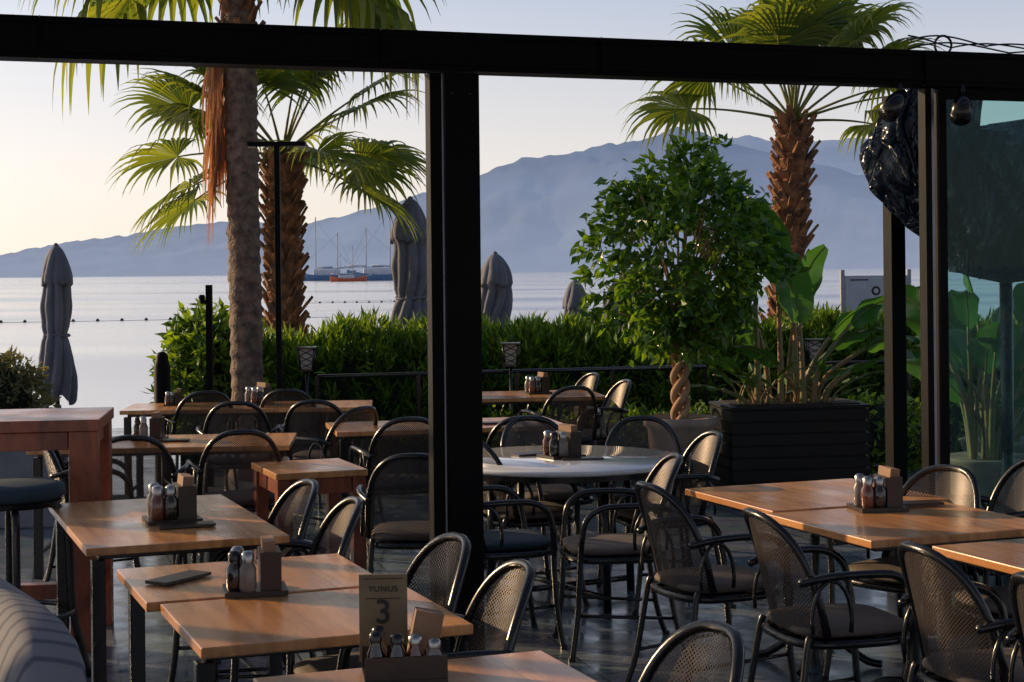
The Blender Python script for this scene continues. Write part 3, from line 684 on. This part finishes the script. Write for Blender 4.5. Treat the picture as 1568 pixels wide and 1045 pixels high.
def leaf_verts(p,d,s,l,w,fold=.25,bend=0):
    n=s.cross(d).normalized()
    m=p+d*l*.45
    return [p,m-s*w+n*w*fold,m+s*w+n*w*fold,p+d*l-n*bend*l,m+d*l*.02-n*w*.1]
LF=[(0,4,1),(0,2,4),(1,4,3),(4,2,3)]
def rnd_dir(): 
    v=Vector((random.gauss(0,1),random.gauss(0,1),random.gauss(0,1))); return v.normalized()
def foliage(b,k,pts,nper,l,w,up=.5,spread=.08):
    for p,ax in pts:
        for i in range(nper):
            d=(ax*up+rnd_dir()).normalized(); s=d.cross(rnd_dir())
            if s.length<.05: continue
            s.normalize(); q=p+rnd_dir()*spread*random.random()+ax*random.uniform(-spread,spread)
            ll=l*random.uniform(.7,1.25)
            b.add(leaf_verts(q,d,s,ll,w*random.uniform(.8,1.2),.25,.12),LF,k,False)
random.seed(31)
HL=lambda x:16.35+.27*x
def hedge(x0,x1,n,top,name,depth=1.4):
    b=MB(); 
    nx=int((x1-x0)/.15); vs=[];fs=[]; prof=[(0,0),(-.02,.5),(0.08,top-.22),(.25,top-.13),(depth-.25,top-.13),(depth,top-.25),(depth,0)]
    for i in range(nx+1):
        x=x0+(x1-x0)*i/nx; 
        for y,z in prof:
            q=noise.noise(Vector((x*1.3,y,z*2)))*.12 if z>0 else 0
            vs.append((x,HL(x)+y+q,max(0,z+q)))
    m=len(prof)
    for i in range(nx):
        for j in range(m-1): fs.append((i*m+j,(i+1)*m+j,(i+1)*m+j+1,i*m+j+1))
    fs.append(tuple(range(m))); fs.append(tuple(nx*m+j for j in range(m)))
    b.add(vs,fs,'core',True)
    pts=[]
    for i in range(n):
        x=random.uniform(x0-.1,x1+.1); tt=top+.15*noise.noise(Vector((x*1.1,3,0)))+.10*noise.noise(Vector((x*4,3,0)))
        if random.random()<.66: p=Vector((x,HL(x)+random.uniform(0,depth)*random.random()**.5,tt-random.uniform(-.05,.22))); ax=Vector((random.uniform(-.3,.3),random.uniform(-.4,.2),1))
        else: p=Vector((x,HL(x)+random.uniform(-.12,.05),random.uniform(.15,tt-.1))); ax=Vector((random.uniform(-.4,.4),-.8,.8))
        pts.append((p,ax.normalized()))
    foliage(b,'hedge',pts,11,.15,.014,1.5,.07)
    return b.obj(name)
hedge(-3.05,8.5,4200,1.09,'oleander_hedge')
def bush(name,c,rad,n,k,l,w,nper=9,core=True,up=.6):
    b=MB(); pts=[]
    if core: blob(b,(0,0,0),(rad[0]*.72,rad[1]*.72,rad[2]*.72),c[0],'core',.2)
    for i in range(n):
        q=rnd_dir(); f=(1+.25*noise.noise(q*2+Vector(c)))*random.uniform(.7,1.02)
        pts.append((Vector((q.x*rad[0]*f,q.y*rad[1]*f,q.z*rad[2]*f)),(q+Vector((0,0,.5))).normalized()))
    foliage(b,k,pts,nper,l,w,up,.06); b.obj(name,c)
bush('shrub',(-2.70,15.2,.80),(.46,.45,.60),420,'hedge',.11,.022)
bush('shrub',(-5.1,16.3,.58),(.62,.5,.45),420,'shrub',.10,.016,core=True)
for x in(-.1,.5,1.0,1.5): bush('low_shrub',(x,14.1+.26*x,.25),(.4,.25,.3),150,'hedge',.07,.02)
bush('low_shrub',(3.1,14.6,.3),(.55,.3,.35),220,'hedge',.07,.02); bush('low_shrub',(4.0,14.9,.3),(.55,.3,.35),220,'hedge',.07,.02)

# ficus in pot
random.seed(17)
b=MB(); b.lathe([(.17,0),(.20,.02),(.245,.58),(.275,.60),(.275,.66),(.25,.665),(.235,.63),(0,.62)],'pot',n=40,caps=False); b.lathe([(0,.625),(.236,.63)],'soil',n=30,caps=False)
for s in range(3):
    b.tube([(.045*math.cos(t*9+s*2.094)*(1+.2*t),.045*math.sin(t*9+s*2.094)*(1+.2*t),.62+.58*t) for t in np.linspace(0,1,30)],[.030-.007*t for t in np.linspace(0,1,30)],'ftrunk',9)
pts=[]
for i in range(46):
    a=random.uniform(0,6.28); zt=random.uniform(1.3,2.4); rr=random.uniform(.25,.6)*(1-.4*max(0,(zt-1.9)/.7))
    e=Vector((rr*math.cos(a),rr*math.sin(a)*.9,zt)); p=smooth([(0,0,1.12),(e.x*.25,e.y*.25,1.12+(zt-1.12)*.45),(e.x*.7,e.y*.7,1.12+(zt-1.12)*.8),tuple(e)],4)
    b.tube(p,[.014*(1-.8*j/len(p)) for j in range(len(p))],'ftrunk',5)
for i in range(640):
    q=rnd_dir(); f=random.uniform(.35,1.0)**.55*(1+.30*noise.noise(q*2.6+Vector((4,1,2))))
    zz=q.z*.76*f; wid=.71*(1-.10*max(0,zz/.8))*(1-.3*max(0,-zz/.8))
    p=Vector((q.x*wid*f+.01+.02*q.z,q.y*.6*f,1.86+zz))
    if noise.noise(p*3.4+Vector((9,0,0)))<-.18: continue
    pts.append((p,(q+Vector((0,0,-.8))).normalized()))
foliage(b,'ficus',pts,11,.10,.024,.8,.10)
b.obj('potted_ficus_tree',(1.23,12.5,0))

def paddle(b,base,az,h,lean,L_,W_,seed=0,turn=0,stemr=.018,curl=1):
    d=Vector((math.cos(az),math.sin(az),0)); base=Vector(base)
    top=base+Vector((0,0,h))+d*lean; stem=smooth([base,base+Vector((0,0,h*.5))+d*lean*.25,top],6)
    b.tube(stem,[stemr*(1.6-.9*i/len(stem)) for i in range(len(stem))],'bstem',7)
    t=(stem[-1]-stem[-3]).normalized()
    side0=(Matrix.Rotation(turn,3,'Z')@Vector((-d.y,d.x,0)))
    n=18; vs=[];fs=[];p=stem[-1].copy(); cur=t.copy()
    for i in range(n+1):
        u=i/n
        if i: cur=(cur+(d*.05-Vector((0,0,.09*u)))*(.5+lean)*curl).normalized(); p=p+cur*L_/n
        side=(side0-cur*side0.dot(cur)).normalized()
        w=W_*math.sin(math.pi*min(1,(u*.92+.04)))**.6*(1-.25*u); 
        nn=side.cross(cur).normalized()
        for k2,f in((-1,.26),(-.5,.16),(0,0),(.5,.16),(1,.26)):
            rag=1+.09*noise.noise(Vector((u*11,seed+k2,0)))
            vs.append(p+side*w*k2*rag+nn*w*f*(1+.5*math.sin(u*14+seed)*abs(k2)))
    for i in range(n):
        for j in range(4): a=i*5+j; fs.append((a,a+1,a+6,a+5))
    b.add(vs,fs,'banana',True)
    b.tube([Vector(vs[i*5+2])-Vector((0,0,.003)) for i in range(0,n+1,2)],.006,'palmstem',5)
random.seed(3)
b=MB(); 
W_,D_,HH=1.05,.62,.72
b.box((0,0,HH/2),(W_-.04,D_-.04,HH-.02),'planter')
for i in range(8):
    z=.045+i*.088
    for s in(-1,1):
        b.box((0,s*(D_/2-.01),z),(W_,.022,.072),'planter'); b.box((s*(W_/2-.01),0,z),(.022,D_-.05,.072),'planter')
b.box((0,0,HH+.0),(W_+.02,D_+.02,.02),'planter'); b.box((0,0,HH+.014),(W_-.1,D_-.1,.01),'soil')
for x,y,az,h,lean,l,w,tn in((-.28,-.15,185,1.05,.02,.58,.15,1.5),(-.10,-.15,170,.92,.02,.66,.17,1.4),(.02,.05,0,.66,.05,.60,.15,-1.3),(.06,-.18,180,.62,.02,.60,.16,1.5),(.12,0,5,.50,.22,.50,.14,-1.0),(.15,-.1,10,.60,.34,.50,.16,-1.2),(.1,.1,-20,.42,.28,.46,.12,-.8),(.2,0,-10,.42,.40,.42,.15,-1.0),(-.12,.1,120,.6,.12,.5,.13,.6),(.05,-.05,80,.7,.1,.55,.15,.2),(-.25,-.05,190,.25,.15,.35,.07,.9),(-.35,-.1,170,.12,.18,.3,.06,.8),(.25,-.1,-30,.25,.2,.35,.07,-.8),(.05,-.1,200,.3,.2,.45,.09,.9),(-.2,.05,100,.4,.1,.5,.13,.3)):
    paddle(b,(x,y,HH),R(az),h,lean,l,w,x*7,tn,.017)
for i in range(30):
    a=random.uniform(0,6.28); paddle(b,(random.uniform(-.4,.35),random.uniform(-.2,.15),HH),a,random.uniform(.05,.2),random.uniform(.05,.15),random.uniform(.2,.32),.035,i,random.uniform(-1,1),.007)
b.obj('planter_with_banana_plant',(2.08,12.85,0),R(8))
for cx,cy,s in((3.45,12.0,5),(3.05,10.9,8)):
    random.seed(s); b=MB(); b.lathe([(.2,0),(.28,.5),(.3,.52),(.27,.53),(0,.5)],'pot',n=30,caps=False)
    for i in range(18):
        paddle(b,(random.uniform(-.12,.12),random.uniform(-.12,.12),.5),random.uniform(0,6.28),random.uniform(.3,.9),random.uniform(.15,.4),random.uniform(.4,.6),random.uniform(.12,.17),i,random.uniform(-1.4,1.4),.014)
    b.obj('potted_banana_plant',(cx,cy,0))
b=MB(); b.box((0,0,.3),(.8,.5,.6),'wallp'); b.box((0,0,.62),(.86,.56,.05),'wallp'); b.box((0,0,.65),(.7,.4,.02),'soil'); b.obj('stone_planter',(-3.6,12.0,0),R(5),.01)

# ---------------------------------------------------------------- boats, buoys
def boat(x,y,l,hk,flip=1):
    b=MB(); n=14; vs=[];fs=[]
    for i in range(n+1):
        t=i/n; xx=(t-.5)*l*flip; w=l*.13*math.sin(math.pi*min(.98,(t*.8+.12)))**.6*(1 if t<.9 else (1-t)*8+.2); sh=l*.085*(1+.9*(2*t-1)**2)
        vs+=[(xx,-w*.6,-.3),(xx,-w,sh),(xx,w,sh),(xx,w*.6,-.3)]
    for i in range(n):
        for j in range(3): a=4*i+j; fs.append((a,a+1,a+5,a+4))
    fs+=[(0,1,2,3),(4*n+3,4*n+2,4*n+1,4*n)]; b.add(vs,fs,hk)
    b.box((-.05*l*flip,0,l*.13),(l*.42,l*.14,l*.09),'hullw'); b.box((-.1*l*flip,0,l*.19),(l*.25,l*.15,.25),'hullb')
    for mx,mh in((.12,1.0),(-.22,.75)):
        b.tube([(mx*l*flip,0,0),(mx*l*flip,0,mh*l)],l*.007,'signp',6); b.tube([(mx*l*flip,0,l*.2),((mx-.26)*l*flip,0,l*.21)],l*.016,'hullw',6)
        for e in(.5,-.5): b.tube([(mx*l*flip,0,mh*l*.97),(e*l*flip,0,l*.09)],l*.002,'signp',4)
    b.tube([(.5*l*flip,0,l*.15),(.66*l*flip,0,l*.2)],l*.008,'hullw',5)
    b.obj('sailing_boat',(x,y,-1.2),R(8))
boat(-71,640,24,'hullb',-1); boat(-46,600,25,'hullb',1); boat(-54,560,12,'hullr',1)
b=MB()
for (x0,y0,x1,y1,n) in((-50,105,-12,112,26),(-20,165,-8,168,10)):
    for i in range(n):
        t=i/n; b.lathe([(0,-.1),(.10,-.04),(.13,.05),(.08,.13),(0,.17)],'ink',(x0+(x1-x0)*t,y0+(y1-y0)*t+.6*math.sin(t*9),0),8,caps=False)
    b.tube([(x0+(x1-x0)*t,y0+(y1-y0)*t+.6*math.sin(t*9),.01) for t in np.linspace(0,1,60)],.015,'signp',5)
b.obj('buoy_line',(0,0,-1.2))
